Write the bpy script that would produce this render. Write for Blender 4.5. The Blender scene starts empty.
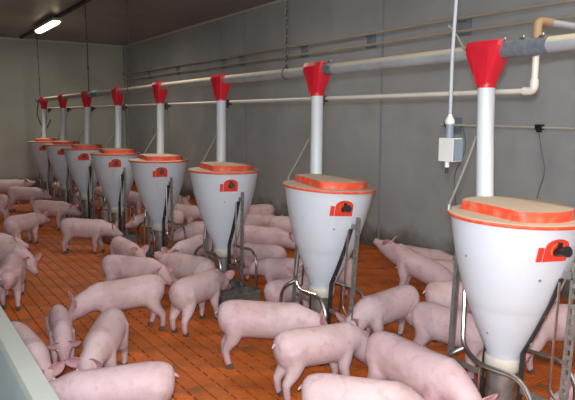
import bpy, bmesh, math, random
from mathutils import Vector, Matrix
random.seed(7)
PI = math.pi
scene = bpy.context.scene
C = scene.collection

# ------------------------------------------------------------------ camera
F, YAW, PIT, ROL, CH = 592.7, .5958, .1384, .0017, 1.6776
fw = Vector((math.sin(YAW)*math.cos(PIT), math.cos(YAW)*math.cos(PIT), -math.sin(PIT)))
rt = Vector((math.cos(YAW), -math.sin(YAW), 0)); up = rt.cross(fw)
R_ = rt*math.cos(ROL) + up*math.sin(ROL); U_ = up*math.cos(ROL) - rt*math.sin(ROL)
cam = bpy.data.objects.new('camera', bpy.data.cameras.new('camera')); C.objects.link(cam)
cam.data.sensor_width = 36; cam.data.lens = F*36/575; cam.data.clip_start = .05; cam.data.clip_end = 60
mw = Matrix.Identity(4)
for i in range(3):
    mw[i][0], mw[i][1], mw[i][2] = R_[i], U_[i], -fw[i]
mw[0][3], mw[1][3], mw[2][3] = 0, 0, CH
cam.matrix_world = mw
scene.camera = cam

# ------------------------------------------------------------------ world, flash, exposure
w = bpy.data.worlds.new('world'); scene.world = w; w.use_nodes = True
w.node_tree.nodes['Background'].inputs[0].default_value = (.5, .55, .65, 1)
w.node_tree.nodes['Background'].inputs[1].default_value = .05
fl = bpy.data.lights.new('camera_flash', 'POINT'); fl.energy = 370; fl.color = (.86, .93, 1); fl.shadow_soft_size = .03
flo = bpy.data.objects.new('camera_flash', fl); C.objects.link(flo); flo.location = (-.04, -.02, CH+.09)
scene.view_settings.view_transform = 'Standard'
scene.view_settings.look = 'None'
scene.view_settings.exposure = 0.0
scene.view_settings.gamma = 1.0
scene.view_settings.use_curve_mapping = False
LAMP_W = 27

# ------------------------------------------------------------------ materials
def mat(name, col, rough=.6, metal=0.0, var=.12, scale=6.0, bump=0.0, bscale=40.0, dust=None, dustcol=(.40, .31, .22),
        stain=None, stain_scale=3.0, stain_amt=.5, spec=.5, rand=0.0, stretch=None, drange=(.55, .9)):
    m = bpy.data.materials.new(name); m.use_nodes = True
    nt = m.node_tree; N = nt.nodes; L = nt.links
    b = N['Principled BSDF']
    b.inputs['Roughness'].default_value = rough; b.inputs['Metallic'].default_value = metal
    b.inputs['Specular IOR Level'].default_value = spec
    tc = N.new('ShaderNodeTexCoord'); src = tc.outputs['Object']
    if stretch:
        mp = N.new('ShaderNodeMapping'); mp.inputs['Scale'].default_value = stretch
        L.new(src, mp.inputs[0]); src = mp.outputs[0]
    nz = N.new('ShaderNodeTexNoise'); nz.inputs['Scale'].default_value = scale; nz.inputs['Detail'].default_value = 5
    L.new(src, nz.inputs['Vector'])
    rp = N.new('ShaderNodeValToRGB')
    rp.color_ramp.elements[0].position = .3; rp.color_ramp.elements[1].position = .7
    rp.color_ramp.elements[0].color = tuple(c*(1-var) for c in col)+(1,)
    rp.color_ramp.elements[1].color = tuple(min(1, c*(1+var)) for c in col)+(1,)
    L.new(nz.outputs[0], rp.inputs[0]); out = rp.outputs[0]
    if rand:
        oi = N.new('ShaderNodeObjectInfo'); mr = N.new('ShaderNodeMapRange')
        mr.inputs[3].default_value = 1-rand; mr.inputs[4].default_value = 1+rand
        L.new(oi.outputs['Random'], mr.inputs[0])
        vm = N.new('ShaderNodeVectorMath'); vm.operation = 'SCALE'
        L.new(out, vm.inputs[0]); L.new(mr.outputs[0], vm.inputs['Scale']); out = vm.outputs[0]
    if stain:
        n2 = N.new('ShaderNodeTexNoise'); n2.inputs['Scale'].default_value = stain_scale; n2.inputs['Detail'].default_value = 6
        L.new(src, n2.inputs['Vector'])
        r2 = N.new('ShaderNodeValToRGB'); r2.color_ramp.elements[0].position = .48; r2.color_ramp.elements[1].position = .7
        r2.color_ramp.elements[0].color = (0, 0, 0, 1); r2.color_ramp.elements[1].color = (stain_amt,)*3+(1,)
        L.new(n2.outputs[0], r2.inputs[0])
        mx = N.new('ShaderNodeMix'); mx.data_type = 'RGBA'
        L.new(r2.outputs[0], mx.inputs[0]); L.new(out, mx.inputs[6]); mx.inputs[7].default_value = stain+(1,); out = mx.outputs[2]
    if dust:
        g = N.new('ShaderNodeNewGeometry'); sp = N.new('ShaderNodeSeparateXYZ'); L.new(g.outputs['Normal'], sp.inputs[0])
        mr = N.new('ShaderNodeMapRange'); mr.inputs[1].default_value = drange[0]; mr.inputs[2].default_value = drange[1]; mr.inputs[4].default_value = dust
        L.new(sp.outputs[2], mr.inputs[0])
        n3 = N.new('ShaderNodeTexNoise'); n3.inputs['Scale'].default_value = 9; n3.inputs['Detail'].default_value = 6
        L.new(tc.outputs['Object'], n3.inputs['Vector'])
        m3 = N.new('ShaderNodeMapRange'); m3.inputs[1].default_value = .3; m3.inputs[2].default_value = .5; m3.inputs[3].default_value = .82
        L.new(n3.outputs[0], m3.inputs[0])
        mu = N.new('ShaderNodeMath'); mu.operation = 'MULTIPLY'; L.new(mr.outputs[0], mu.inputs[0]); L.new(m3.outputs[0], mu.inputs[1])
        mx = N.new('ShaderNodeMix'); mx.data_type = 'RGBA'
        L.new(mu.outputs[0], mx.inputs[0]); L.new(out, mx.inputs[6]); mx.inputs[7].default_value = dustcol+(1,); out = mx.outputs[2]
        mu2 = N.new('ShaderNodeMapRange'); mu2.inputs[3].default_value = rough; mu2.inputs[4].default_value = .95
        L.new(mu.outputs[0], mu2.inputs[0]); L.new(mu2.outputs[0], b.inputs['Roughness'])
    L.new(out, b.inputs['Base Color'])
    if bump:
        n4 = N.new('ShaderNodeTexNoise'); n4.inputs['Scale'].default_value = bscale; n4.inputs['Detail'].default_value = 6
        L.new(src, n4.inputs['Vector'])
        bp = N.new('ShaderNodeBump'); bp.inputs['Strength'].default_value = bump; bp.inputs['Distance'].default_value = .02
        L.new(n4.outputs[0], bp.inputs['Height']); L.new(bp.outputs[0], b.inputs['Normal'])
    return m

M = {}
M['hopper'] = mat('hopper_plastic', (.69, .735, .81), .38, var=.025, scale=3, stain=(.55, .50, .44), stain_scale=7, stain_amt=.12)
M['orange'] = mat('lid_orange', (.84, .088, .034), .5, var=.08, dust=1.0, dustcol=(.60, .49, .37), stain=(.78, .34, .22), stain_scale=22, stain_amt=.45)
M['orange_rim'] = mat('rim_orange', (.72, .13, .03), .5, var=.1, stain=(.6, .25, .12), stain_scale=18, stain_amt=.4)
M['dial'] = mat('dial_red', (.82, .06, .03), .45, var=.05)
M['black'] = mat('black_plastic', (.018, .018, .02), .35, var=.1)
M['red'] = mat('funnel_red', (.62, .012, .03), .38, var=.08, dust=.6)
M['tube'] = mat('tube_plastic', (.66, .68, .71), .35, var=.04, scale=4)
M['collar'] = mat('collar_plastic', (.66, .60, .52), .6, var=.1, scale=20)
M['steel'] = mat('stainless', (.46, .44, .41), .36, .7, var=.2, scale=14, stain=(.20, .15, .10), stain_scale=12, stain_amt=.7)
M['chrome'] = mat('bright_tube', (.60, .59, .57), .26, 1.0, var=.06)
M['galv'] = mat('galvanised', (.36, .35, .33), .5, .65, var=.2, scale=20, stain=(.20, .16, .11), stain_scale=16, stain_amt=.5)
M['dark'] = mat('dark_bar', (.07, .065, .06), .45, .5, var=.25, scale=16)
M['pipe'] = mat('auger_pipe', (.42, .44, .46), .48, .35, var=.12, scale=8, dust=.95, dustcol=(.60, .52, .38), drange=(.12, .45))
M['sleeve'] = mat('pipe_sleeve', (.22, .25, .29), .42, .5, var=.2, scale=30, dust=.5, dustcol=(.4, .34, .26))
M['conduit'] = mat('wall_conduit', (.46, .43, .38), .5, .1, var=.1, dust=.9, dustcol=(.62, .48, .30), drange=(-.1, .4))
M['pvc'] = mat('pvc_pipe', (.66, .62, .54), .45, var=.06)
M['tanpvc'] = mat('tan_elbow', (.36, .24, .13), .6, var=.12)
M['hose'] = mat('hose_rubber', (.27, .25, .20), .5, var=.1)
M['cable'] = mat('cable_black', (.03, .03, .033), .6, var=.1)
M['cablegrey'] = mat('cable_grey', (.42, .44, .48), .5, var=.05)
M['box'] = mat('box_white', (.74, .72, .68), .45, var=.04)
M['bluegrey'] = mat('blue_grey_plastic', (.21, .255, .31), .5, var=.1)
M['concrete'] = mat('concrete_wall', (.425, .44, .455), .72, var=.12, scale=2.2, bump=.12, bscale=30, stain=(.30, .295, .285), stain_scale=1.1, stain_amt=.6, spec=.3)
M['joint'] = mat('joint_strip', (.30, .345, .42), .6, var=.12)
M['endwall'] = mat('end_wall', (.53, .535, .475), .7, var=.07, scale=1.2, stain=(.34, .31, .26), stain_scale=1.1, stain_amt=.4, spec=.3)
M['ceiling'] = mat('ceiling_panel', (.32, .29, .285), .36, var=.16, scale=1.3, spec=.4)
M['trim'] = mat('white_trim', (.62, .62, .58), .5, var=.05)
M['aluminium'] = mat('corner_strip', (.6, .6, .58), .35, .6, var=.1)
M['tile'] = mat('floor_orange', (.53, .115, .012), .55, var=.22, scale=5, stain=(.16, .065, .02), stain_scale=4, stain_amt=.75, rand=.12)
M['pit'] = mat('pit_dark', (.05, .028, .014), .8, var=.3, scale=3)
M['panel'] = mat('panel_plastic', (.23, .265, .28), .5, var=.10, scale=3, stain=(.15, .17, .18), stain_scale=5, stain_amt=.3)
M['toprail'] = mat('rail_plastic', (.31, .315, .285), .5, var=.07, scale=4)
M['hoof'] = mat('hoof_horn', (.13, .09, .075), .6, var=.25, scale=30)
M['eye'] = mat('eye_glint', (.75, .66, .66), .30, .95, var=.05)  # pale metallic colour put in to imitate the flash glint in the eyes
M['lampbody'] = mat('lamp_body', (.40, .38, .35), .5, var=.05)
M['floor_conc'] = mat('corridor_concrete', (.3, .29, .27), .8, var=.15, scale=3)

def emis(name, col, s):
    m = bpy.data.materials.new(name); m.use_nodes = True
    b = m.node_tree.nodes['Principled BSDF']
    b.inputs['Base Color'].default_value = (.8, .8, .75, 1)
    b.inputs['Emission Color'].default_value = col+(1,); b.inputs['Emission Strength'].default_value = s
    nz = m.node_tree.nodes.new('ShaderNodeTexNoise'); nz.inputs['Scale'].default_value = 2
    return m
M['lamp'] = emis('lamp_diffuser', (1, .86, .58), 5.0)

# concrete wall dirt near the floor (grime splashed up by the animals)
def add_grime(m, z0, z1, col):
    nt = m.node_tree; N = nt.nodes; L = nt.links; b = N['Principled BSDF']
    old = b.inputs['Base Color'].links[0].from_socket
    g = N.new('ShaderNodeNewGeometry'); sp = N.new('ShaderNodeSeparateXYZ'); L.new(g.outputs['Position'], sp.inputs[0])
    nz = N.new('ShaderNodeTexNoise'); nz.inputs['Scale'].default_value = 3.2; nz.inputs['Detail'].default_value = 8
    L.new(g.outputs['Position'], nz.inputs['Vector'])
    mr = N.new('ShaderNodeMapRange'); mr.inputs[1].default_value = z1; mr.inputs[2].default_value = z0; mr.inputs[3].default_value = 0; mr.inputs[4].default_value = 1
    L.new(sp.outputs[2], mr.inputs[0])
    ad = N.new('ShaderNodeMath'); ad.operation = 'ADD'; L.new(mr.outputs[0], ad.inputs[0]); L.new(nz.outputs[0], ad.inputs[1])
    m2 = N.new('ShaderNodeMapRange'); m2.inputs[1].default_value = .85; m2.inputs[2].default_value = 1.35; m2.inputs[4].default_value = .85
    L.new(ad.outputs[0], m2.inputs[0])
    mx = N.new('ShaderNodeMix'); mx.data_type = 'RGBA'; L.new(m2.outputs[0], mx.inputs[0]); L.new(old, mx.inputs[6]); mx.inputs[7].default_value = col+(1,)
    L.new(mx.outputs[2], b.inputs['Base Color'])
add_grime(M['concrete'], .0, .55, (.085, .07, .05))
add_grime(M['endwall'], .0, .5, (.10, .08, .06))

def skin_material():
    m = bpy.data.materials.new('pig_skin'); m.use_nodes = True
    nt = m.node_tree; N = nt.nodes; L = nt.links; b = N['Principled BSDF']
    at = N.new('ShaderNodeAttribute'); at.attribute_name = 'tint'
    oi = N.new('ShaderNodeObjectInfo'); tc = N.new('ShaderNodeTexCoord')
    ad = N.new('ShaderNodeVectorMath'); ad.operation = 'ADD'
    sc = N.new('ShaderNodeVectorMath'); sc.operation = 'SCALE'; sc.inputs['Scale'].default_value = 17
    cb = N.new('ShaderNodeCombineXYZ'); L.new(oi.outputs['Random'], cb.inputs[0]); L.new(oi.outputs['Random'], cb.inputs[1])
    L.new(cb.outputs[0], sc.inputs[0]); L.new(tc.outputs['Object'], ad.inputs[0]); L.new(sc.outputs[0], ad.inputs[1])
    def noise(s, d=4):
        n = N.new('ShaderNodeTexNoise'); n.inputs['Scale'].default_value = s; n.inputs['Detail'].default_value = d
        L.new(ad.outputs[0], n.inputs['Vector']); return n.outputs[0]
    def mix(fac, a, bcol):
        x = N.new('ShaderNodeMix'); x.data_type = 'RGBA'
        if isinstance(fac, float): x.inputs[0].default_value = fac
        else: L.new(fac, x.inputs[0])
        for i, v in ((6, a), (7, bcol)):
            if isinstance(v, tuple): x.inputs[i].default_value = v+(1,)
            else: L.new(v, x.inputs[i])
        return x.outputs[2]
    def rng(v, a, b_, c, d):
        r = N.new('ShaderNodeMapRange'); L.new(v, r.inputs[0])
        for i, q in enumerate((a, b_, c, d)): r.inputs[i+1].default_value = q
        return r.outputs[0]
    base = mix(rng(noise(5), .35, .65, 0, 1), (.765, .56, .572), (.68, .435, .458))
    base = mix(rng(oi.outputs['Random'], 0, 1, 0, .35), base, (.78, .62, .62))
    base = mix(rng(noise(14, 6), .55, .75, 0, .55), base, (.52, .25, .24))
    base = mix(rng(noise(3.4, 8), .56, .76, 0, .55), base, (.42, .29, .24))
    base = mix(rng(noise(38, 3), .72, .78, 0, .6), base, (.33, .14, .12))
    base = mix(at.outputs['Fac'], base, (.60, .26, .265))
    L.new(base, b.inputs['Base Color'])
    b.inputs['Roughness'].default_value = .52; b.inputs['Specular IOR Level'].default_value = .35
    b.inputs['Subsurface Weight'].default_value = .12; b.inputs['Subsurface Radius'].default_value = (1, .35, .25); b.inputs['Subsurface Scale'].default_value = .012
    bp = N.new('ShaderNodeBump'); bp.inputs['Strength'].default_value = .35; bp.inputs['Distance'].default_value = .014
    L.new(noise(26, 5), bp.inputs['Height']); L.new(bp.outputs[0], b.inputs['Normal'])
    return m
M['skin'] = skin_material()

# ------------------------------------------------------------------ mesh helpers
def box(bm, x0, x1, y0, y1, z0, z1):
    v = [bm.verts.new(p) for p in ((x0,y0,z0),(x1,y0,z0),(x1,y1,z0),(x0,y1,z0),(x0,y0,z1),(x1,y0,z1),(x1,y1,z1),(x0,y1,z1))]
    for f in ((3,2,1,0),(4,5,6,7),(0,1,5,4),(1,2,6,5),(2,3,7,6),(3,0,4,7)): bm.faces.new([v[i] for i in f])
    return v
def bar(bm, a, b, wdt, th, side=Vector((1,0,0))):
    """flat bar from a to b: wdt along 'side', th across"""
    a, b = Vector(a), Vector(b); d = (b-a).normalized(); s = (side-d*side.dot(d)).normalized(); n = d.cross(s)
    vs = []
    for p in (a, b):
        for i, j in ((-1,-1),(1,-1),(1,1),(-1,1)): vs.append(bm.verts.new(p+s*(i*wdt/2)+n*(j*th/2)))
    for f in ((3,2,1,0),(4,5,6,7),(0,1,5,4),(1,2,6,5),(2,3,7,6),(3,0,4,7)): bm.faces.new([vs[i] for i in f])
def ring(bm, c, d, r, n, s=None):
    d = d.normalized()
    a = s if s is not None else (Vector((0,0,1)) if abs(d.z) < .9 else Vector((1,0,0)))
    x = a.cross(d).normalized(); y = d.cross(x)
    return [bm.verts.new(c+x*(r*math.cos(2*PI*i/n))+y*(r*math.sin(2*PI*i/n))) for i in range(n)], y
def bridge(bm, a, b):
    n = len(a)
    for i in range(n): bm.faces.new((a[i], a[(i+1)%n], b[(i+1)%n], b[i]))
def tube(bm, pts, r, n=10, caps=True, closed=False):
    pts = [Vector(p) for p in pts]; k = len(pts); rings = []; ref = None
    for i, p in enumerate(pts):
        if closed: d = pts[(i+1)%k]-pts[i-1]
        else: d = pts[min(i+1,k-1)]-pts[max(i-1,0)]
        rr = r[i] if isinstance(r, (list, tuple)) else r
        if ref is not None and abs(ref.normalized().dot(d.normalized())) > .98: ref = None
        v, ref = ring(bm, p, d, rr, n, ref); rings.append(v)
    for i in range(k-1): bridge(bm, rings[i], rings[i+1])
    if closed:                                     # join with best offset
        a, b = rings[-1], rings[0]; best = min(range(n), key=lambda o: (a[0].co-b[o].co).length)
        bridge(bm, a, b[best:]+b[:best])
    elif caps:
        bm.faces.new(rings[0][::-1]); bm.faces.new(rings[-1])
def smooth_path(pts, r=.04, seg=5):
    """round the corners of a polyline"""
    pts = [Vector(p) for p in pts]; out = [pts[0]]
    for i in range(1, len(pts)-1):
        a, p, b = pts[i-1], pts[i], pts[i+1]
        ra = min(r, (a-p).length*.45, (b-p).length*.45)
        s = p+(a-p).normalized()*ra; e = p+(b-p).normalized()*ra
        for j in range(seg+1):
            t = j/seg; out.append(s*(1-t)**2+p*2*t*(1-t)+e*t*t)
    out.append(pts[-1]); return out
def lathe(bm, prof, n=40, closed_top=False, closed_bot=False):
    rs = [[bm.verts.new((r*math.cos(2*PI*i/n), r*math.sin(2*PI*i/n), z)) for i in range(n)] for z, r in prof]
    for a, b in zip(rs, rs[1:]): bridge(bm, a, b)
    if closed_bot: bm.faces.new(rs[0][::-1])
    if closed_top: bm.faces.new(rs[-1])
def cyl(bm, a, b, r, n=14): tube(bm, [a, b], r, n)
def obj(name, bm, m, parent=None, smooth=False, bevel=0.0, angle=35):
    if bevel:
        bmesh.ops.bevel(bm, geom=[e for e in bm.edges if len(e.link_faces) == 2 and e.calc_face_angle(0) > .6], offset=bevel, segments=2, affect='EDGES', profile=.6)
    bmesh.ops.recalc_face_normals(bm, faces=bm.faces[:])
    me = bpy.data.meshes.new(name)
    if smooth:
        for f in bm.faces: f.smooth = True
        for e in bm.edges:
            if len(e.link_faces) == 2 and e.calc_face_angle(0) > math.radians(angle): e.smooth = False
    bm.to_mesh(me); bm.free()
    me.materials.append(M[m] if isinstance(m, str) else m)
    o = bpy.data.objects.new(name, me); C.objects.link(o); o.parent = parent
    return o
def B(): return bmesh.new()
def thing(name, label, cat, loc=(0,0,0), rotz=0, group=None):
    o = bpy.data.objects.new(name, None); C.objects.link(o); o.empty_display_size = .1
    o.location = loc; o.rotation_euler = (0,0,rotz); tag(o, label, cat, group); return o
def tag(o, label, cat, group=None, kind=None):
    o['label'] = label; o['category'] = cat
    if group: o['group'] = group
    if kind: o['kind'] = kind
    return o
def struct(o, label, cat): o['kind'] = 'structure'; o['label'] = label; o['category'] = cat; return o
def copy_tree(o, parent=None):
    c = o.copy(); C.objects.link(c); c.parent = parent
    for ch in list(o.children): copy_tree(ch, c)
    return c

# ------------------------------------------------------------------ room
XW, YE, HC = 5.223, 15.06, 3.4675      # right wall, end wall, ceiling
XL, YB = -1.1, -1.6
PX0 = .255                              # pen partition
FX, Y8, SP = 2.6111, 1.7987, 1.548
def FY(k): return Y8+(8-k)*SP           # feeder k = 1 (far) .. 8 (near)

b = B(); box(b, XL-.15, XW+.2, YB-.15, YE+.2, -.32, -.20); floor = obj('floor', b, 'pit'); struct(floor, 'orange slatted plastic floor over a dark pit', 'floor')
b = B(); box(b, XL, PX0+.05, YB, YE, -.20, 0); struct(obj('trim_4', b, 'floor_conc'), 'grey concrete corridor floor beside the pen', 'floor')
b = B(); box(b, XL-.15, XW+.2, YB-.15, YE+.2, HC, HC+.12); struct(obj('ceiling', b, 'ceiling'), 'dark brownish flat ceiling', 'ceiling')
b = B(); box(b, XL, XW, YE, YE+.2, -.2, HC); struct(obj('wall_back', b, 'endwall'), 'pale grey end wall behind the far feeders', 'wall')
b = B(); box(b, XL-.15, XL, YB-.15, YE+.2, -.2, HC); struct(obj('wall_left', b, 'endwall'), 'grey corridor wall', 'wall')
b = B(); box(b, XL, XW, YB-.15, YB, -.2, HC); struct(obj('wall_front', b, 'endwall'), 'grey wall', 'wall')
b = B(); box(b, XW+.06, XW+.2, YB-.15, YE+.2, -.2, HC); wr = obj('wall_right', b, 'joint'); struct(wr, 'long grey concrete panel wall behind the feeders', 'wall')
edges = [YB, 2.2, 5.6, 9.0, 9.85, 12.4, YE]
for a, c in zip(edges, edges[1:]):
    b = B(); box(b, XW, XW+.06, a+.022, c-.022, -.2, HC); obj('wall_panel', b, 'concrete', wr, bevel=.004)
for y in edges[1:-1]:
    b = B(); box(b, XW+.006, XW+.06, y-.0215, y+.0215, -.2, HC); obj('joint_strip', b, 'joint', wr)
b = B(); box(b, XW-.03, XW, YB, YE, HC-.03, HC); struct(obj('trim_1', b, 'trim'), 'thin white trim along the right wall top', 'trim')
b = B(); box(b, XL, XW, YE-.03, YE, HC-.035, HC); struct(obj('trim_2', b, 'trim'), 'thin white trim along the end wall top', 'trim')
b = B(); box(b, XW-.05, XW, YE-.05, YE-.04, .0, HC-.04); box(b, XW-.05, XW-.04, YE-.05, YE, 0, HC-.04)
struct(obj('trim_3', b, 'aluminium'), 'bright metal strip up the room corner', 'trim')

# slatted floor tiles: slats across, slots between, dark dashes in lines
NX, NY = 8, 36
TX0, TX1, TY0, TY1 = .312, XW-.008, .90, YE-.02
TW, TL = (TX1-TX0)/NX, (TY1-TY0)/NY
def tile_bm(b, ox=0, oy=0):
    ns = 16; p = TL/ns; cells = 6; cw = TW/cells; g = .003
    for s in range(ns):
        y0 = oy+s*p+.003; y1 = oy+(s+1)*p-.003
        split = (s % 4) != 3
        if split: segs = [(c*cw+(.0048 if c else g), (c+1)*cw-(.0048 if c < cells-1 else g)) for c in range(cells)]
        else: segs = [(g, TW-g)]
        for x0, x1 in segs:
            x0 += ox; x1 += ox
            v = [b.verts.new(q) for q in ((x0,y0,-.02),(x1,y0,-.02),(x1,y1,-.02),(x0,y1,-.02),(x0,y0,-.004),(x1,y0,-.004),(x1,y1,-.004),(x0,y1,-.004),
                                          (x0+.003,y0+.004,0),(x1-.003,y0+.004,0),(x1-.003,y1-.004,0),(x0+.003,y1-.004,0))]
            for f in ((8,9,10,11),(4,5,9,8),(5,6,10,9),(6,7,11,10),(7,4,8,11),(0,1,5,4),(1,2,6,5),(2,3,7,6),(3,0,4,7)): b.faces.new([v[i] for i in f])
    for c in range(0, cells+1, 2):                                   # ribs below
        xc = min(max(c*cw, .012), TW-.012)+ox
        box(b, xc-.01, xc+.01, oy+.003, oy+TL-.003, -.05, -.021)
b = B(); tile_bm(b); t0 = obj('floor_tile', b, 'tile', floor); first = True
for i in range(NX):
    for j in range(NY):
        t = t0 if first else t0.copy()
        if not first: C.objects.link(t)
        first = False; t.parent = floor; t.location = (TX0+i*TW, TY0+j*TL, random.uniform(-.0025, 0))
b = B(); box(b, PX0+.05, XW, YB, TY0-.01, -.2, 0); obj('solid_floor', b, 'tile', floor)

# pen partition beside the camera
part = thing('pen_partition', 'bluish white plastic pen partition panel in the near left corner', 'partition', (0,0,0))
b = B(); box(b, PX0, PX0+.045, YB+.02, 6.2, .02, .97); obj('panel', b, 'panel', part)
b = B(); box(b, PX0-.004, PX0+.049, YB+.02, 6.2, .965, 1.0); obj('top_rail', b, 'toprail', part, bevel=.008)
for y in (-1.2, .3, 4.6, 6.1):
    b = B(); box(b, PX0-.045, PX0-.005, y-.02, y+.02, 0.0, .95); obj('post', b, 'galv', part, bevel=.003)

# ------------------------------------------------------------------ feeders
def post_bm(b, z1=1.02, wd=.045):
    t = .005
    box(b, -t/2, t/2, -wd/2, -wd/2+.012, 0, z1); box(b, -t/2, t/2, wd/2-.012, wd/2, 0, z1)
    z = 0.0; p = .05
    while z < z1-.001:
        box(b, -t/2, t/2, -wd/2+.012, wd/2-.012, z, min(z+.022, z1)); z += p
    box(b, t/2, t/2+.028, wd/2-t, wd/2, 0, z1)
PROF = [(.455,.088),(.475,.093),(.50,.103),(.56,.131),(.64,.166),(.72,.199),(.737,.2055),(.743,.2095),(.80,.229),(.88,.254),(.96,.276),(1.04,.293),(1.12,.308),(1.185,.319)]
def hopper_r(z):
    for (z0, r0), (z1, r1) in zip(PROF, PROF[1:]):
        if z0 <= z <= z1: return r0+(r1-r0)*(z-z0)/(z1-z0)
    return PROF[0][1] if z < PROF[0][0] else PROF[-1][1]
def make_feeder():
    t = thing('pig_feeder', '', 'feeder', (0,0,0), 0, 'hopper feeders in a row')
    b = B(); lathe(b, PROF+[(1.185,.311),(1.12,.300),(.96,.268),(.72,.190),(.50,.094),(.455,.080)], 56); hop = obj('hopper', b, 'hopper', t, True)
    b = B()                                                          # two moulding ribs
    lathe(b, [(.455,.089),(.445,.095),(.40,.095),(.385,.088),(.385,.07),(.455,.07)], 32); obj('collar', b, 'collar', t, True)
    # dusty top plate with orange edge
    b = B(); lathe(b, [(1.180,.3185),(1.180,.333),(1.184,.336),(1.193,.336),(1.198,.332),(1.200,.31),(1.203,.0001)], 56); rim = obj('rim', b, 'orange', t, True, angle=50)
    # raised lid: disc with one flat side
    b = B(); n = 64; r = .268; p0 = Vector((-.150,.215)); p1 = Vector((-.212,-.165)); nrm = Vector((-(p1-p0).y, (p1-p0).x)); nrm.normalize()
    if nrm.x > 0: nrm = -nrm
    def outline(s):
        o = []
        for i in range(n):
            v = Vector((r*math.cos(2*PI*i/n), r*math.sin(2*PI*i/n)))
            d = (v-p0).dot(nrm)
            if d > 0:
                v = v-nrm*d
                mid = (p0+p1)*.5
            o.append(v*s)
        return o
    lv = []
    for s, z in ((1.0,1.2005),(.995,1.244),(.98,1.250),(.6,1.254)):
        lv.append([b.verts.new((q.x, q.y, z)) for q in outline(s)])
    for a, c in zip(lv, lv[1:]): bridge(b, a, c)
    b.faces.new(lv[-1]); b.faces.new(lv[0][::-1])
    bmesh.ops.remove_doubles(b, verts=b.verts[:], dist=.0005)
    obj('lid', b, 'orange', t, True, angle=40)
    # adjusting dial: arched red plate with black knob, on the side of the hopper
    az = math.atan2(-.957, -.29); zc = 1.075
    def onhop(u, z, off):                                            # u = arc metres from the dial centre
        rr = hopper_r(z)+off; a = az+u/hopper_r(z); return Vector((rr*math.cos(a), rr*math.sin(a), z))
    b = B(); pts = [(-.062,-.05),(.062,-.05),(.062,.02)]
    pts += [(.062*math.cos(a), .02+.04*math.sin(a)) for a in [PI*k/8 for k in range(1, 8)]]+[(-.062,.02)]
    lo = [b.verts.new(onhop(u, zc+z, .002)) for u, z in pts]; hi = [b.verts.new(onhop(u, zc+z, .010)) for u, z in pts]
    bridge(b, lo, hi); b.faces.new(hi); dial = obj('dial_plate', b, 'dial', t)
    b = B(); cen = onhop(0, zc, .011); nn = Vector((math.cos(az), math.sin(az), .25)).normalized()
    tube(b, [cen+(Vector((0,0,1))*math.sin(a)+Vector((-math.sin(az),math.cos(az),0))*math.cos(a))*.038+nn*.001 for a in [PI*k/10 for k in range(-1, 12)]], .004, 6); obj('scale_ring', b, 'orange_rim', dial)
    b = B(); cyl(b, cen-nn*.012, cen+nn*.05, .021, 16); cyl(b, cen+nn*.05, cen+nn*.062, .025, 16)
    kb = obj('knob', b, 'black', dial, True)
    b = B(); s = Vector((-math.sin(az), math.cos(az), 0)); bar(b, cen+nn*.012-s*.005, cen+nn*.012+Vector((0,0,.042)), .016, .012, s); obj('pointer', b, 'black', dial)
    b = B(); bar(b, onhop(-.08, zc-.05, .004), onhop(-.08, zc+.018, .004), .028, .008, s); obj('dial_tab', b, 'dial', dial)
    for azb, zb in ((PI, .60), (PI*.93, 1.0), (PI*1.35, .93)):
        b = B(); q = Vector((math.cos(azb), math.sin(azb), 0))*hopper_r(zb)+Vector((0,0,zb)); cyl(b, q*.995+Vector((0,0,zb*.005)), q+Vector((math.cos(azb), math.sin(azb), -.3))*.006, .006, 8); obj('bolt', b, 'steel', hop)
    # stand
    for sy in (-1, 1):
        b = B(); post_bm(b); p = obj('post', b, 'galv', t); p.location = (0, sy*.342, 0); p.rotation_euler = (0, 0, 0 if sy < 0 else PI)
        b = B(); bar(b, (0, sy*(hopper_r(.95)+.002), .95), (0, sy*.33, .955), .035, .005, Vector((0,0,1))); obj('top_bracket', b, 'galv', t)
        b = B(); pth = [(0, sy*(hopper_r(z)+.007), z) for z in (.93,.80,.64,.50)]
        for a, c in zip(pth, pth[1:]): bar(b, a, c, .034, .008)
        bar(b, pth[-1], (0, sy*.108, .06), .034, .008); strap = obj('support_strap', b, 'dark', t)
        for z in (.88, .72, .56):
            b = B(); q = Vector((0, sy*(hopper_r(z)+.010), z)); cyl(b, q, q+Vector((0, sy*.008, 0)), .008, 8); obj('bolt', b, 'chrome', strap)
        b = B(); bar(b, (0, sy*.10, .30), (0, sy*.34, .30), .03, .006, Vector((0,0,1))); obj('cross_bar', b, 'galv', t)
        b = B(); tube(b, smooth_path([(.03*sy, sy*.285, .92), (.03*sy, sy*.285, .38), (.03*sy, sy*.335, .34)], .02), .007, 8); obj('drinker_rod', b, 'chrome', t, True)
    for sx in (-1, 1):
        b = B(); tube(b, smooth_path([(sx*.05, .24, .84), (sx*.12, .17, .47), (sx*.185, .02, .435), (sx*.185, -.22, .455), (sx*.185, -.30, .36), (sx*.185, -.30, .09)], .06), .0125, 10); obj('guard_tube', b, 'chrome', t, True)
        b = B(); tube(b, smooth_path([(sx*.13, .155, .462), (sx*.18, .195, .425), (sx*.185, .25, .35), (sx*.185, .25, .09)], .05), .0125, 10); obj('guard_tube', b, 'chrome', t, True)
        b = B(); cyl(b, (sx*.19, .0, .43), (sx*.19, .0, .09), .006, 8); obj('guard_rod', b, 'chrome', t, True)
    b = B(); lathe(b, [(.10,.062),(.14,.070),(.36,.070),(.37,.078),(.386,.078),(.386,.06),(.10,.05)], 28); obj('outlet_pipe', b, 'steel', t, True)
    # trough
    b = B(); lx, ly, h, th = .20, .362, .085, .008
    box(b, -lx, lx, -ly, ly, .0, .012)
    for sx in (-1, 1): box(b, sx*lx-(th if sx > 0 else 0), sx*lx+(0 if sx > 0 else th), -ly, ly, .012, h)
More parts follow.
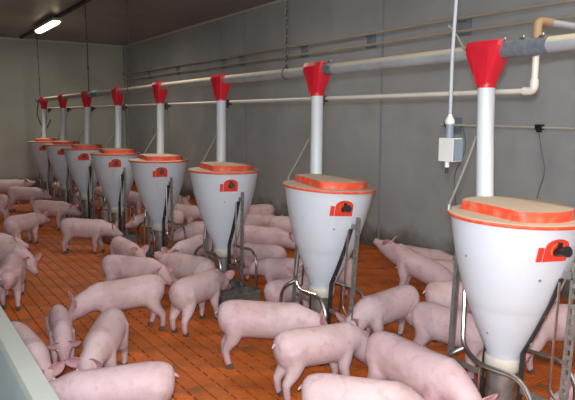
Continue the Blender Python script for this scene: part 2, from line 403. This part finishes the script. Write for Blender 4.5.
    for sy in (-1, 1): box(b, -lx+th, lx-th, sy*ly-(th if sy > 0 else 0), sy*ly+(0 if sy > 0 else th), .012, h)
    tr = obj('trough', b, 'steel', t)
    for y in (-.13, .13):
        b = B(); box(b, -lx+th, lx-th, y-.004, y+.004, .012, h-.012); obj('divider', b, 'steel', tr)
    b = B(); tube(b, [(-lx,-ly,h), (lx,-ly,h), (lx,ly,h), (-lx,ly,h)], .009, 8, closed=True); obj('trough_lip', b, 'steel', tr)
    b = B(); lathe(b, [(.014,.10),(.06,.12),(.075,.125),(.075,.115),(.03,.09),(.03,.0001)], 24); obj('feed_dish', b, 'steel', tr, True)
    return t
feeder0 = make_feeder()
FL = {8: 'nearest white hopper feeder, cut by the right edge of the picture',
      7: 'white hopper feeder second nearest the camera, leaning slightly, pig with lowered head at its right',
      6: 'white hopper feeder in the middle of the row, third from the nearest',
      5: 'white hopper feeder fourth from the nearest one',
      4: 'white hopper feeder fifth from the nearest, fourth from the end wall',
      3: 'white hopper feeder third from the end wall',
      2: 'white hopper feeder second from the end wall',
      1: 'farthest and smallest white hopper feeder, closest to the end wall'}
SH = {8: .033, 7: .058, 6: .030, 5: .035, 4: .03, 3: .01, 2: -.05, 1: -.07}
LEAN = {8: 1.6, 7: 3.6, 6: 1.2, 5: .6, 4: .4, 3: .3, 2: .2, 1: 0}
for k in range(8, 0, -1):
    f = feeder0 if k == 8 else copy_tree(feeder0)
    f['label'] = FL[k]
    d = Vector((FX, FY(k), 0)).normalized()
    f.matrix_world = Matrix.Translation((FX-SH[k]*d.y, FY(k)+SH[k]*d.x, 0)) @ Matrix.Rotation(math.radians(LEAN[k]), 4, d)

# ------------------------------------------------------------------ auger pipe and drops
PXX, PZ = FX+.1615, 2.036
def PYo(k): return FY(k)+(.338 if k > 6 else .358)
pipe = thing('auger_pipe', 'long dusty galvanised feed auger pipe hung above the feeders', 'pipe', (PXX, 0, PZ))
b = B(); tube(b, [(0, y, .004*math.sin(y*1.3)) for y in [-1.5+i*.6 for i in range(26)]], .04, 20); obj('tube', b, 'pipe', pipe, True)
for y in (1.91, 3.62, 9.4):
    b = B(); cyl(b, (0, y-.14, 0), (0, y+.14, 0), .046, 20); sl = obj('sleeve', b, 'sleeve', pipe, True)
    for i in range(3):
        b = B(); yy = y-.11+i*.11; cyl(b, (-.012, yy, .045), (-.012, yy, .062), .008, 8); box(b, -.03, .01, yy-.014, yy+.014, .04, .05); obj('bolt', b, 'chrome', sl)
b = B(); cyl(b, (0, 13.48, 0), (0, 13.56, 0), .055, 16); obj('end_cap', b, 'sleeve', pipe, True)

DL = {8: 'nearest red funnel with white drop tube, by the white cable box', 7: 'red funnel and white drop tube second nearest the camera',
      6: 'red funnel and white drop tube third from the nearest', 5: 'red funnel and white drop tube fourth from the nearest',
      4: 'red funnel and white drop tube fourth from the pipe end, beside the room corner', 3: 'red funnel and white drop tube third from the far pipe end',
      2: 'red funnel and white drop tube second from the far pipe end', 1: 'farthest red funnel with white drop tube at the end of the feed pipe'}
def make_drop(k):
    t = thing('feed_drop', DL[k], 'feed drop', (PXX, PYo(k), 0), 0, 'feed drops under the auger pipe')
    b = B(); n = 24; rows = []
    for z, hx, hy, sq in ((2.088,.058,.112,.0),(2.06,.072,.114,.0),(2.02,.072,.108,.05),(1.935,.060,.076,.5),(1.865,.051,.053,1.0),(1.845,.050,.050,1.0)):
        row = []
        for i in range(n):
            a = 2*PI*i/n; c, s = math.cos(a), math.sin(a); m = max(abs(c), abs(s))
            sx = c/m*(1-sq)+c*sq; sy = s/m*(1-sq)+s*sq
            if sq < .5 and abs(sx) > .7 and abs(sy) > .7: sx *= .86; sy *= .92
            row.append(b.verts.new((hx*sx, hy*sy, z)))
        rows.append(row)
    for a, c in zip(rows, rows[1:]): bridge(b, a, c)
    b.faces.new(rows[0])
    fn = obj('funnel', b, 'red', t, True, angle=18)
    for sy in (-1, 1):
        b = B(); bar(b, (-.0745, sy*.055, 2.04), (-.055, sy*.025, 1.86), .008, .006, Vector((0,1,0))); obj('funnel_rib', b, 'red', fn)
    b = B(); d = Vector((FX+.10-PXX, FY(k)+.265-PYo(k), 0)); d = d*(1 if k > 6 else .9)
    tube(b, [(0,0,1.87), (d.x*.3, d.y*.3, 1.6), (d.x, d.y, 1.203)], .0465, 20); obj('drop_tube', b, 'tube', t, True)
    b = B(); cyl(b, (0,0,1.84), (0,0,1.855), .053, 20); obj('clamp_band', b, 'red', t, True)
for k in range(8, 0, -1): make_drop(k)

# ------------------------------------------------------------------ water pipe and hoses
WX, WZ = FX+.29, 1.822
wp = thing('water_pipe', 'cream plastic water pipe running behind the drop tubes, turning up at the right', 'pipe', (WX, 0, 0))
b = B(); tube(b, [(0, 13.9, WZ+.04), (0, 8.0, WZ+.015), (0, 1.93, WZ)], .0145, 12); obj('straight_pipe', b, 'pvc', wp, True)
b = B(); tube(b, smooth_path([(0, 1.99, WZ), (0, 1.93, WZ), (0, 1.93, WZ+.06)], .03), .023, 14); obj('elbow', b, 'pvc', wp, True)
b = B(); tube(b, [(0, 1.93, WZ+.03), (0, 1.93, 2.14)], .018, 12); obj('riser', b, 'pvc', wp, True)
b = B(); tube(b, smooth_path([(0, 1.93, 2.10), (0, 1.93, 2.185), (.11, 1.93, 2.185)], .045), .024, 14); obj('elbow', b, 'tanpvc', wp, True)
b = B(); tube(b, [(.08, 1.93, 2.185), (XW-WX, 1.93, 2.185)], .019, 12); obj('wall_branch', b, 'cablegrey', wp, True)
HL = {8: 'nearest thin beige hose dropping to the rim of the nearest feeder', 7: 'thin hose hanging to the second nearest feeder', 6: 'thin hose hanging to the third nearest feeder',
      5: 'thin hose hanging to the fourth nearest feeder', 4: 'thin hose hanging to the feeder fifth from the nearest', 3: 'thin hose hanging to the feeder third from the end wall',
      2: 'thin hose hanging to the feeder second from the end wall', 1: 'thin hose hanging to the farthest feeder'}
for k in range(8, 0, -1):
    t = thing('water_hose', HL[k], 'hose', (0,0,0), 0, 'hoses from the water pipe')
    y0 = PYo(k)+.07
    a = Vector((WX-.03, y0, WZ-.02)); dd = Vector((FX, FY(k), 0)).normalized()
    hx, hy = (-.20, .215) if k == 8 else (-.06, .305)
    e = Vector((FX-SH[k]*dd.y+hx, FY(k)+SH[k]*dd.x+hy, 1.212)); pts = [a]
    for i in range(1, 9):
        s = i/9; q = a.lerp(e, s**1.35); q.z = a.z+(e.z+.02-a.z)*s; pts.append(q)
    pts += [e+Vector((0,0,.02)), e-Vector((0,0,.010))]
    b = B(); tube(b, smooth_path(pts, .05, 3), .006, 8); obj('hose', b, 'hose', t, True)
    b = B(); cyl(b, (WX, y0-.018, WZ), (WX, y0+.018, WZ), .024, 12); box(b, WX-.045, WX-.015, y0-.014, y0+.014, WZ-.05, WZ+.03); obj('tap', b, 'cable', t)
    b = B(); cyl(b, e+Vector((0,0,-.008)), e+Vector((0,0,.022)), .012, 10); obj('fitting', b, 'galv', t, True)

# ------------------------------------------------------------------ wall conduits with brackets
for nm, z, lab in (('wall_conduit', 2.715, 'upper of two tan conduits high on the concrete wall'), ('wall_conduit', 2.58, 'lower of two tan conduits high on the concrete wall')):
    b = B(); x = XW-.09
    tube(b, [(x, y, z+(.035*(y-5)/10)+.006*math.sin(y*1.7)) for y in [1.0+i*.7 for i in range(21)]], .016, 10); tag(obj(nm, b, 'conduit', None, True), lab, 'conduit', 'wall conduits')
for y, lab in ((4.33,'nearest blue-grey bracket behind the wall conduits'), (5.80,'blue-grey conduit bracket by the wall panel joint'), (7.25,'blue-grey conduit bracket above the second nearest red funnel'), (9.1,'blue-grey conduit bracket fourth from the nearest'), (9.75,'blue-grey conduit bracket fifth from the nearest'), (11.8,'blue-grey conduit bracket second from the room corner'), (13.4,'blue-grey conduit bracket nearest the room corner')):
    t = thing('conduit_bracket', lab, 'bracket', (XW, y, 2.66+.035*(y-5)/10), 0, 'conduit brackets')
    b = B(); box(b, -.012, 0, -.085, .085, -.115, .09); obj('plate', b, 'bluegrey', t, bevel=.003)
    for z in (.055, -.08):
        b = B(); box(b, -.072, -.012, -.02, .02, z-.022, z-.014); box(b, -.112, -.072, -.02, .02, z-.026, z-.0165); obj('clip', b, 'bluegrey', t)
b = B(); tube(b, [(XW-.03, y, 1.60-.012*(4.5-y)) for y in (4.6, 3.8, 3.0, 2.0, 1.0)], .011, 8); tag(obj('wall_cable_tube', b, 'pvc', None, True), 'thin pale cable tube low on the wall behind the nearest feeder', 'conduit')
t = thing('wall_clip', 'small black clip with a dangling cable on the wall by the right edge', 'clip', (XW, 3.375, 1.586))
b = B(); box(b, -.05, 0, -.035, .035, -.022, .03); box(b, -.045, -.01, -.02, .02, -.045, -.02); obj('clip_body', b, 'black', t, bevel=.004)
b = B(); tube(b, smooth_path([(-.03, 0, -.04), (-.04, -.04, -.2), (-.035, -.10, -.42), (-.03, -.03, -.62), (-.03, .02, -1.2)], .12), .0055, 8); obj('dangling_cable', b, 'sleeve', t, True)
t = thing('wall_bracket', 'grey bracket holding the pale cable tube beside the cable box', 'bracket', (XW, 4.42, 1.60))
b = B(); box(b, -.05, 0, -.10, .04, -.04, -.012); box(b, -.01, 0, -.10, .04, -.10, .08); obj('plate', b, 'bluegrey', t, bevel=.003)
b = B(); tube(b, smooth_path([(-.04, -.15, -.02), (-.05, -.22, -.25), (-.05, -.05, -.55), (-.04, -.1, -.9)], .12), .005, 8); obj('loose_cable', b, 'sleeve', t, True)

# ------------------------------------------------------------------ cable box hanging by the nearest drop
bx = thing('cable_box', 'white control box hanging on a grey cable beside the nearest drop tube', 'control box', (2.635, 2.255, 1.50))
b = B(); box(b, -.038, .038, -.05, .05, -.065, .065); box(b, .0381, .042, -.04, .04, -.05, .05); obj('housing', b, 'box', bx, bevel=.004)
b = B(); box(b, -.032, .032, -.062, -.0505, -.06, .06); obj('side_panel', b, 'bluegrey', bx, bevel=.002)
b = B(); cyl(b, (0,.01,.066), (0,.01,.14), .022, 12); obj('connector', b, 'bluegrey', bx, True)
b = B(); lathe(b, [(.14,.020),(.145,.026),(.165,.026),(.19,.012),(.20,.009)], 14, True, True); g = obj('gland', b, 'box', bx, True); g.location = (0,.01,0)
b = B(); tube(b, [(0,.01,.198), (.0,.012,.5), (.01,.005,.9), (.0,0,HC-1.50)], .010, 10); obj('cable', b, 'cablegrey', bx, True)
b = B(); tube(b, smooth_path([(.03,.03,.064),(.03,.06,.13),(.0,.05,.15),(0,.035,.12)], .02), .006, 8); obj('cable_loop', b, 'cable', bx, True)
b = B(); cyl(b, (-.01,.01,-.066), (-.01,.01,-.10), .013, 10); obj('sensor_neck', b, 'box', bx, True)
b = B(); cyl(b, (-.01,.01,-.10), (-.012,.01,-.135), .009, 10); obj('sensor_tip', b, 'cable', bx, True)
b = B(); tube(b, [(PXX-.06, 2.37, 2.20), (PXX-.045, 2.32, 2.14), (PXX-.042, 2.26, 2.05)], .006, 6); tag(obj('stay_wire', b, 'hose', None, True), 'short brown stay wire tied to the pipe by the nearest funnel', 'wire')

# ------------------------------------------------------------------ chains that hang the pipe
def chain(y, lab, style):
    x = PXX; z0 = PZ+.045; z1 = HC
    if style == 'chain':
        b = B(); p = .036; n = int((z1-z0)/p)
        for i in range(n+1):
            zc = z0+i*p; o = []
            for j in range(8):
                a = 2*PI*j/8; u = .0105*math.cos(a); v = .024*math.sin(a)
                o.append((x+(u if i % 2 else 0), y+(0 if i % 2 else u), zc+v))
            tube(b, o, .0035, 5, closed=True)
        t = thing('pipe_hanger', lab, 'hanger', (0,0,0), 0, 'hangers of the feed pipe')
        obj('links', b, 'dark', t)['kind'] = 'stuff'
    else:
        t = thing('pipe_hanger', lab, 'hanger', (0,0,0), 0, 'hangers of the feed pipe')
        b = B(); tube(b, [(x, y, z0), (x+.004, y, (z0+z1)/2), (x, y, z1)], .008, 8); obj('cord', b, 'dark', t, True)
        for zz in (.35, .8, 1.15):
            b = B(); cyl(b, (x+.003, y, z0+zz), (x+.003, y, z0+zz+.05), .013, 8); obj('knot', b, 'dark', t, True)
    b = B(); tube(b, [(x+.046*math.cos(2*PI*i/14), y, PZ+.046*math.sin(2*PI*i/14)) for i in range(14)], .005, 6, closed=True); obj('pipe_loop', b, 'dark', t)
    b = B(); cyl(b, (x, y, HC-.02), (x, y, HC-.0005), .03, 10); obj('ceiling_hook', b, 'dark', t)
chain(13.33, 'thin dark cord hanging the far end of the feed pipe', 'cord')
chain(9.76, 'thin dark cord hanging the feed pipe between the lamp and the room corner', 'cord')
chain(7.84, 'dark chain hanging the feed pipe beside the room corner', 'chain')
chain(4.11, 'dark chain hanging the feed pipe left of the second nearest funnel', 'chain')
b = B(); tube(b, smooth_path([(PXX, 13.5, PZ-.05), (PXX-.03, 13.62, PZ-.28), (PXX+.02, 13.5, PZ-.52), (PXX+.05, 13.2, PZ-.64), (WX-.01, 13.0, WZ-.2)], .15), .010, 8); tag(obj('loose_cable', b, 'cable', None, True), 'black cable looping down from the far pipe end', 'cable')

# ------------------------------------------------------------------ ceiling lamps on a dark rail
b = B(); box(b, 2.70, 2.76, -1.4, 14.75, HC-.045, HC); tag(obj('lamp_rail', b, 'cable'), 'dark cable rail along the ceiling carrying the lamp', 'rail')
def lamp(y, lab):
    t = thing('ceiling_lamp', lab, 'lamp', (2.70, y, HC-.05), 0, 'strip lamps under the ceiling')
    b = B(); box(b, -.085, .085, -.80, .80, -.05, 0); obj('lamp_body', b, 'lampbody', t, bevel=.015)
    b = B(); n = 10; rows = []
    for yy, s in ((-.79,.45),(-.74,.85),(-.66,1),(.66,1),(.74,.85),(.79,.45)):
        rows.append([b.verts.new((.078*s*math.cos(PI+PI*i/n), yy, -.05+.055*s*math.sin(PI+PI*i/n))) for i in range(n+1)])
    for a, c in zip(rows, rows[1:]):
        for i in range(n): b.faces.new((a[i], a[i+1], c[i+1], c[i]))
    b.faces.new(rows[0]); b.faces.new(rows[-1][::-1])
    obj('diffuser', b, 'lamp', t, True)
    for yy in (-.5, .5):
        b = B(); box(b, -.092, .092, yy-.02, yy+.02, -.055, -.03); obj('clip', b, 'aluminium', t)
    l = bpy.data.lights.new('lamp_light', 'AREA'); l.shape = 'RECTANGLE'; l.size = .14; l.size_y = 1.5; l.energy = LAMP_W; l.color = (1, .92, .80)
    lo = bpy.data.objects.new('lamp_light', l); C.objects.link(lo); lo.parent = t; lo.location = (0, 0, -.115)
lamp(12.05, 'lit strip lamp glowing under the dark ceiling, top left')
lamp(6.2, 'added unseen strip lamp under the ceiling above the middle feeders')  # out of view, added to supply the room's ambient light
lamp(0.6, 'added unseen strip lamp under the ceiling above the nearest feeder')  # likewise an added lamp out of view, for ambient light

# ------------------------------------------------------------------ pigs
def loft(bm, rings):
    """rings: (centre, forward, left, up, halfwidth, halfheight)"""
    n = 20; prev = None; first = None
    for c, l, u, hw, hh in rings:
        v = [bm.verts.new(c+l*(hw*math.cos(2*PI*i/n))+u*(hh*math.sin(2*PI*i/n))) for i in range(n)]
        if prev: bridge(bm, prev, v)
        else: first = v
        prev = v
    bm.faces.new(first[::-1]); bm.faces.new(prev)
def limb(bm, pts, rads):
    tube(bm, pts, rads, 12)
    # ball at the far end keeps the remesh closed
HOOF = None
def hoof_mesh():
    b = B()
    for s in (-1, 1):
        vs = []
        for z, x0, x1, hw in ((0, -.016, .030, .011), (.016, -.016, .024, .0115), (.036, -.016, .012, .010)):
            yc = s*.0118
            vs.append([b.verts.new(p) for p in ((x0, yc-hw, z), (x1*.6, yc-hw, z), (x1, yc-s*.002, z), (x1*.6, yc+hw, z), (x0, yc+hw, z))])
        for a, c in zip(vs, vs[1:]): bridge(b, a, c)
        b.faces.new(vs[0][::-1]); b.faces.new(vs[-1])
    bmesh.ops.recalc_face_normals(b, faces=b.faces[:])
    me = bpy.data.meshes.new('hoof'); b.to_mesh(me); b.free(); me.materials.append(M['hoof']); return me
HOOF = hoof_mesh()
def eye_mesh():
    b = B(); bmesh.ops.create_uvsphere(b, u_segments=12, v_segments=8, radius=.0115)
    for f in b.faces: f.smooth = True
    me = bpy.data.meshes.new('eye'); b.to_mesh(me); b.free(); me.materials.append(M['eye']); return me
EYE = eye_mesh()
dg_get = bpy.context.evaluated_depsgraph_get

def pig(label, x, y, hdg, s=.92, yaw=0, pitch=-14, pose='stand', gait=0, voxel=.012, group='pigs in the pen', bend=0, fat=1.0, ear=0.0, tail=1):
    rnd = random.Random(int(x*1000)*31+int(y*1000))
    X_, Y_, Z_ = Vector((1,0,0)), Vector((0,1,0)), Vector((0,0,1))
    dz = {'stand': 0, 'lie': -.185, 'sit': 0}[pose]
    def sit(xx): return (-.175+(xx+.36)*.42) if pose == 'sit' else 0.0
    # ---- torso: rings along a spine that may bend sideways
    T = [(-.405,.372,.030,.040),(-.392,.362,.068,.080),(-.365,.352,.096,.112),(-.32,.345,.114,.132),(-.25,.344,.122,.138),(-.15,.342,.123,.134),(-.04,.337,.126,.133),
         (.06,.333,.125,.132),(.13,.336,.117,.130),(.18,.345,.106,.122)]
    rings = []; P = Vector((0,0,0)); ang = 0.0; cum = []
    px = T[0][0]; pos = Vector((px, 0, 0)); a = math.radians(-bend*.5)
    for i, (tx, tz, hw, hh) in enumerate(T):
        f = (tx+.405)/.585; a = math.radians(bend*(f-.5))
        d = Vector((math.cos(a), math.sin(a), 0))
        if i: pos = pos+d*(tx-px)
        px = tx
        l = Vector((-d.y, d.x, 0))
        c = Vector((pos.x, pos.y, tz+sit(tx)))
        rings.append([c, l, Z_.copy(), hw*fat, hh*(.5+.5*fat)]); cum.append((c, d, l))
    # ---- neck and head chain
    c0, d0, l0 = cum[-1]
    Hs = [(.045,.094,.108,0),(.085,.085,.096,0),(.12,.084,.092,.002),(.155,.086,.090,.004),(.19,.082,.084,.002),(.225,.067,.069,-.005),(.255,.050,.053,-.012),(.285,.041,.042,-.017),(.315,.037,.037,-.019),(.335,.0375,.0375,-.019),(.343,.028,.028,-.019)]
    p = c0.copy(); ps = 0; hb = math.atan2(d0.y, d0.x)
    head = None
    for q, (ss, hw, hh, zo) in enumerate(Hs):
        k = min(1, ss/.14)
        ya = hb+math.radians(yaw)*k; pa = math.radians(pitch)*k
        d = Vector((math.cos(ya)*math.cos(pa), math.sin(ya)*math.cos(pa), math.sin(pa)))
        l = Vector((-math.sin(ya), math.cos(ya), 0)); u = d.cross(l)
        if u.z < 0 and abs(pitch) < 80: u = -u
        p = p+d*(ss-ps); ps = ss
        rings.append([p+u*zo, l, u, hw, hh])
        if abs(ss-.155) < 1e-6: head = (p.copy(), d.copy(), l.copy(), u.copy())
    hp, hd, hl, hu = head
    bm = B(); loft(bm, rings)
    # jowl
    # ---- legs
    hooves = []
    def leg(front, side):
        ci = 8 if front else 3
        c, d, l = cum[ci]
        g = gait*(1 if (front == (side > 0)) else -1)
        g = g*.06+rnd.uniform(-.012, .012)
        def W(lx, ly, lz): return Vector((c.x, c.y, 0))+d*lx+l*(side*ly)+Z_*lz
        if pose == 'lie' or (pose == 'sit' and not front):
            if front: pts = [(0,.07,.30),(-.05,.10,.225),(.06,.115,.205),(.15,.11,.203)]; rd = [.06,.042,.028,.022]
            else: pts = [(.02,.07,.32),(.10,.115,.245),(.00,.135,.215),(.10,.135,.205)]; rd = [.095,.068,.032,.024]
            zs = -.183 if pose == 'sit' else 0
            P_ = [W(*q)+Z_*zs for q in pts]; limb(bm, P_, rd); hooves.append((P_[-1]+d*.012-Z_*.014, d, True)); return
        if front:
            pts = [(0,.052,.33),(-.005,.066,.235),(-.02+g*.2,.074,.165),(.0+g*.7,.076,.095),(-.008+g*.95,.076,.048),(.004+g,.076,.020)]
            rd = [.070,.054,.040,.029,.0245,.024]
        else:
            pts = [(.03,.040,.345),(.050,.058,.255),(.018+g*.3,.071,.195),(-.034+g*.6,.076,.130),(-.026+g*.9,.077,.055),(-.014+g,.077,.020)]
            rd = [.095,.074,.052,.032,.0265,.024]
        P_ = [W(*q) for q in pts]; limb(bm, P_, rd)
        hooves.append((Vector((P_[-1].x, P_[-1].y, 0))+d*.004, d, False))
    for fr in (True, False):
        for sd in (-1, 1): leg(fr, sd)
    # small snout lip, tail root
    bmesh.ops.recalc_face_normals(bm, faces=bm.faces[:])
    me = bpy.data.meshes.new('tmp'); bm.to_mesh(me); bm.free()
    tmp = bpy.data.objects.new('tmp', me); C.objects.link(tmp)
    md = tmp.modifiers.new('r', 'REMESH'); md.mode = 'VOXEL'; md.voxel_size = voxel; md.use_smooth_shade = True
    sm = tmp.modifiers.new('s', 'SMOOTH'); sm.factor = .5; sm.iterations = max(2, int(.085/voxel))
    ev = tmp.evaluated_get(dg_get()); me2 = bpy.data.meshes.new_from_object(ev)
    bpy.data.objects.remove(tmp); bpy.data.meshes.remove(me)
    bm = B(); bm.from_mesh(me2); bpy.data.meshes.remove(me2)
    lay = bm.verts.layers.float.new('tint')
    nose = rings[-1][0]
    for v in bm.verts:
        t = max(0, 1-(v.co-nose).length/.075)
        t = max(t*1.3, max(0, 1-(v.co.z)/.14)*.45 if pose == 'stand' else 0)
        t = max(t, .30*max(0, 1-(v.co-(hp+hd*.09)).length/.16))
        v[lay] = min(1, t)
    # nostrils and mouth are pressed into the snout
    for v in bm.verts:
        for sd in (-1, 1):
            nq = nose+hl*(sd*.0135)+hu*.004
            if (v.co-nq).length < .0095: v.co -= hd*.006; v[lay] = 1
    # ---- ears: cupped leaves
    for sd in (-1, 1):
        base = hp+hl*(sd*.058)+hu*.055+hd*.004
        e1 = (hl*(sd*(.72+ear*.2))+hu*(.62-ear*.9)+hd*(.05+ear*.5)+Vector((rnd.uniform(-.12,.12), rnd.uniform(-.12,.12), rnd.uniform(-.1,.1)))).normalized()
        e2 = (hd*(-.35)+hu*(.55)+hl*(-sd*.55)); e2 = (e2-e1*e2.dot(e1)).normalized(); e3 = e1.cross(e2)
        if e3.dot(hd) < 0: e3 = -e3
        nu, nv = 7, 4; top = []; bot = []
        for i in range(nu+1):
            f = i/nu; wd = .046*(math.sin(PI*min(1, (f*.78+.22)))**.75)*(1 if f < .98 else .25); r1 = []; r2 = []
            for j in range(-nv, nv+1):
                g = j/nv
                q = base+e1*(f*.118-.015)+e2*(wd*g)+e3*(.020*g*g*(1-f*.3)-.012*f*f+.010)
                th = .0045*(1-.6*f)*(1-.5*abs(g))
                r1.append(bm.verts.new(q+e3*th)); r2.append(bm.verts.new(q-e3*th))
            top.append(r1); bot.append(r2)
        vs = [v for r in top+bot for v in r]
        for v in vs: v[lay] = .62
        m_ = 2*nv+1
        for i in range(nu):
            for j in range(m_-1):
                bm.faces.new((top[i][j], top[i][j+1], top[i+1][j+1], top[i+1][j])); bm.faces.new((bot[i][j], bot[i+1][j], bot[i+1][j+1], bot[i][j+1]))
            bm.faces.new((top[i][0], top[i+1][0], bot[i+1][0], bot[i][0])); bm.faces.new((top[i][-1], bot[i][-1], bot[i+1][-1], top[i+1][-1]))
        for j in range(m_-1): bm.faces.new((top[-1][j], top[-1][j+1], bot[-1][j+1], bot[-1][j]))
    # ---- tail
    nb = len(bm.verts); ct, dt, lt = cum[0]; pts = []
    for i in range(9):
        f = i/8; pts.append(Vector((ct.x, ct.y, ct.z+.024))-dt*(-.008+.030*f)+lt*(.004*math.sin(f*4)*tail)-Z_*(.022*f*f))
    tube(bm, pts, [.013-.008*(i/8) for i in range(9)], 8)
    bm.verts.ensure_lookup_table()
    for v in bm.verts[nb:]: v[lay] = .2
    # ---- pose / place
    root = bpy.data.objects.new('pig', None); C.objects.link(root); root.empty_display_size = .1
    tag(root, label, 'pig', group)
    Mx = Matrix.Identity(4)
    if pose == 'lie': Mx = Matrix.Translation((0,0,dz))
    for f in bm.faces: f.smooth = True
    me = bpy.data.meshes.new('body'); bm.to_mesh(me); bm.free(); me.materials.append(M['skin'])
    body = bpy.data.objects.new('body', me); C.objects.link(body); body.parent = root; body.matrix_local = Mx
    for sd in (-1, 1):
        e = bpy.data.objects.new('eye', EYE); C.objects.link(e); e.parent = root
        e.location = Mx @ (hp+hd*.062+hl*(sd*.060)+hu*.030)
    for hpnt, d, flat in hooves:
        h = bpy.data.objects.new('hoof', HOOF); C.objects.link(h); h.parent = root
        h.matrix_local = Mx @ Matrix.Translation(hpnt) @ Matrix.Rotation(math.atan2(d.y, d.x), 4, 'Z')
    root.location = (x, y, 0); root.rotation_euler = (0, 0, math.radians(hdg)); root.scale = (s, s, s*1.05)
    return root

PIGS = [
 # label, x, y, heading, kwargs
 ('pig in the open floor grazing with its head down to the left', 1.42, 4.42, -186, dict(pitch=-32, s=.88, gait=.5)),
 ('pig with its head lowered into the trough of the middle feeder', 2.05, 4.28, 29, dict(pitch=-22, s=.86, gait=-.4)),
 ('pig behind the grazing pig, turning its face to the camera', 1.84, 5.20, -46, dict(yaw=-26, pitch=-20, s=.82, ear=.6)),
 ('pig whose raised ear and face show just behind another pig, left of the fourth feeder', 2.05, 6.05, -86, dict(yaw=8, pitch=-8, s=.78)),
 ('pig with its rump towards the middle feeder and pointed ears at the left', 2.58, 5.62, -152, dict(pitch=-20, s=.86)),
 ('pig whose pink back shows left of the middle feeder', 2.21, 4.92, 104, dict(s=.88, pitch=-5)),
 ('pig in profile walking right towards the fifth feeder', 2.02, 7.38, -37, dict(s=.87, gait=.4, pitch=-18)),
 ('pig standing sideways in front of the third farthest feeder', 2.05, 9.30, -45, dict(s=.87, pitch=-14)),
 ('pig at the left with raised ears, standing beside the left edge pig', 1.46, 8.30, 38, dict(s=.85, pitch=-8, gait=.5)),
 ('pig at the far left edge showing only its rump', 1.28, 10.6, 160, dict(s=.86)),
 ('pig standing sideways before the two farthest feeders', 2.05, 11.3, -38, dict(s=.9)),
 ('farthest pig, head up before the end wall', 1.92, 12.5, -12, dict(s=.98, pitch=14)),
 ('pig at the left edge facing the camera with a front leg put out', .84, 5.66, -104, dict(yaw=4, pitch=0, s=.84, gait=.9)),
 ('pig at the left edge just behind the one facing the camera', .97, 6.46, -60, dict(s=.82, pitch=-38)),
 ('pig at the left edge partly showing behind the two pigs there', .86, 7.16, -25, dict(s=.84, pitch=-10)),
 ('pig seen from behind alongside the near partition', .60, 3.62, -85, dict(s=.84, pitch=-35)),
 ('small pig with spread ears walking towards the camera', .91, 4.12, -99, dict(s=.70, yaw=-2, pitch=-46, fat=.82, ear=.3)),
 ('pig heading to the lower left with both ears spread wide', 1.04, 3.58, -120, dict(s=.84, yaw=-12, pitch=-34, ear=.35)),
 ('nearest pig at the bottom left corner, showing its long back', .84, 2.88, 159, dict(s=.85)),
 ('pig of which only the top of the back shows at the bottom edge', .82, 2.46, 152, dict(s=.8, pitch=-30)),
 ('pig in the open centre showing its side and two hind legs', 2.08, 3.26, -37, dict(s=.90, pitch=-25, gait=.5)),
 ('pig showing its rump in front of the second nearest feeder', 2.15, 2.75, -8, dict(s=.85, pitch=-50)),
 ('pig cut off by the bottom edge left of the nearest feeder', 1.88, 2.06, -44, dict(s=.82, yaw=-15, pitch=-45)),
 ('large pig at the bottom with its back towards the nearest feeder', 2.30, 2.10, -86, dict(s=.93, pitch=-52)),
 ('pig with its head down on the right of the second nearest feeder', 2.90, 3.05, -176, dict(s=.87, pitch=-44, gait=.4)),
 ('pig sitting near the wall with its head raised high', 4.08, 3.84, 116, dict(s=.90, pitch=26, yaw=-12, pose='sit')),
 ('pig lying close to the wall behind the sitting pig', 4.82, 4.42, -62, dict(s=.88, pose='lie')),
 ('pig lying by the wall, right of the sitting pig', 4.55, 3.70, -52, dict(s=.98, pose='lie')),
 ('pig left of the nearest feeder behind a paler pig', 3.62, 2.82, -34, dict(s=.9)),
 ('pale pig directly left of the nearest feeder, front hidden by the post', 3.03, 2.44, -76, dict(s=.87)),
 ('pig behind the nearest feeder at the right edge', 3.72, 2.10, -30, dict(s=.9)),
 ('pig low in the bottom right corner', 3.06, 1.34, 118, dict(s=.85, pitch=-30)),
 ('pig standing between the middle and second nearest feeders, rump to the right', 2.98, 4.50, 126, dict(s=.78, pitch=-14)),
 ('pig behind the standing pig beyond the middle feeder', 3.10, 5.10, 112, dict(s=.80)),
 ('long pink pig standing beyond the middle feeder, its snout to the right', 3.44, 5.58, -52, dict(s=.95)),
 ('pig close to the concrete wall just right of the middle hopper', 3.95, 6.50, -22, dict(s=.88)),
 ('pig half hidden by the second nearest hopper, close to the wall', 4.22, 5.98, -40, dict(s=.9)),
 ('pig peering out from behind the left side of the second nearest hopper', 3.18, 4.13, 172, dict(s=.82, yaw=28, pitch=-16)),
 ('pig low at the left foot of the second nearest feeder', 2.74, 3.94, 8, dict(s=.74, pitch=-30)),
 ('pig between the fourth feeder and the middle feeder', 3.14, 6.40, 172, dict(s=.9)),
 ('pig by the wall seen left of the middle hopper', 3.56, 7.88, -60, dict(s=.86)),
 ('pig by the wall half hidden behind the middle hopper', 4.28, 7.28, 150, dict(s=.88)),
 ('pig between the fifth and fourth feeders', 2.98, 7.5, 158, dict(s=.86)),
 ('pig near the wall seen between the fifth and fourth hoppers', 3.45, 9.55, -75, dict(s=.88)),
 ('pig near the wall beside the one between fifth and fourth hoppers', 3.85, 9.2, -60, dict(s=.88)),
 ('pig seen left of the fifth hopper', 2.78, 8.78, 60, dict(s=.86)),
 ('pig farther back between the sixth and fifth hoppers', 3.3, 10.7, 120, dict(s=.88)),
 ('pig between the far second and third hoppers', 2.80, 10.32, 50, dict(s=.86)),
 ('pig between the two farthest hoppers', 2.80, 11.88, -80, dict(s=.86)),
]
for lab, x, y, h, kw in PIGS:
    dep = Vector((x, y, .3-CH)).dot(fw)
    pig(lab, x, y, h, voxel=.0105 if dep < 4.2 else .013 if dep < 6.5 else .017, **kw)
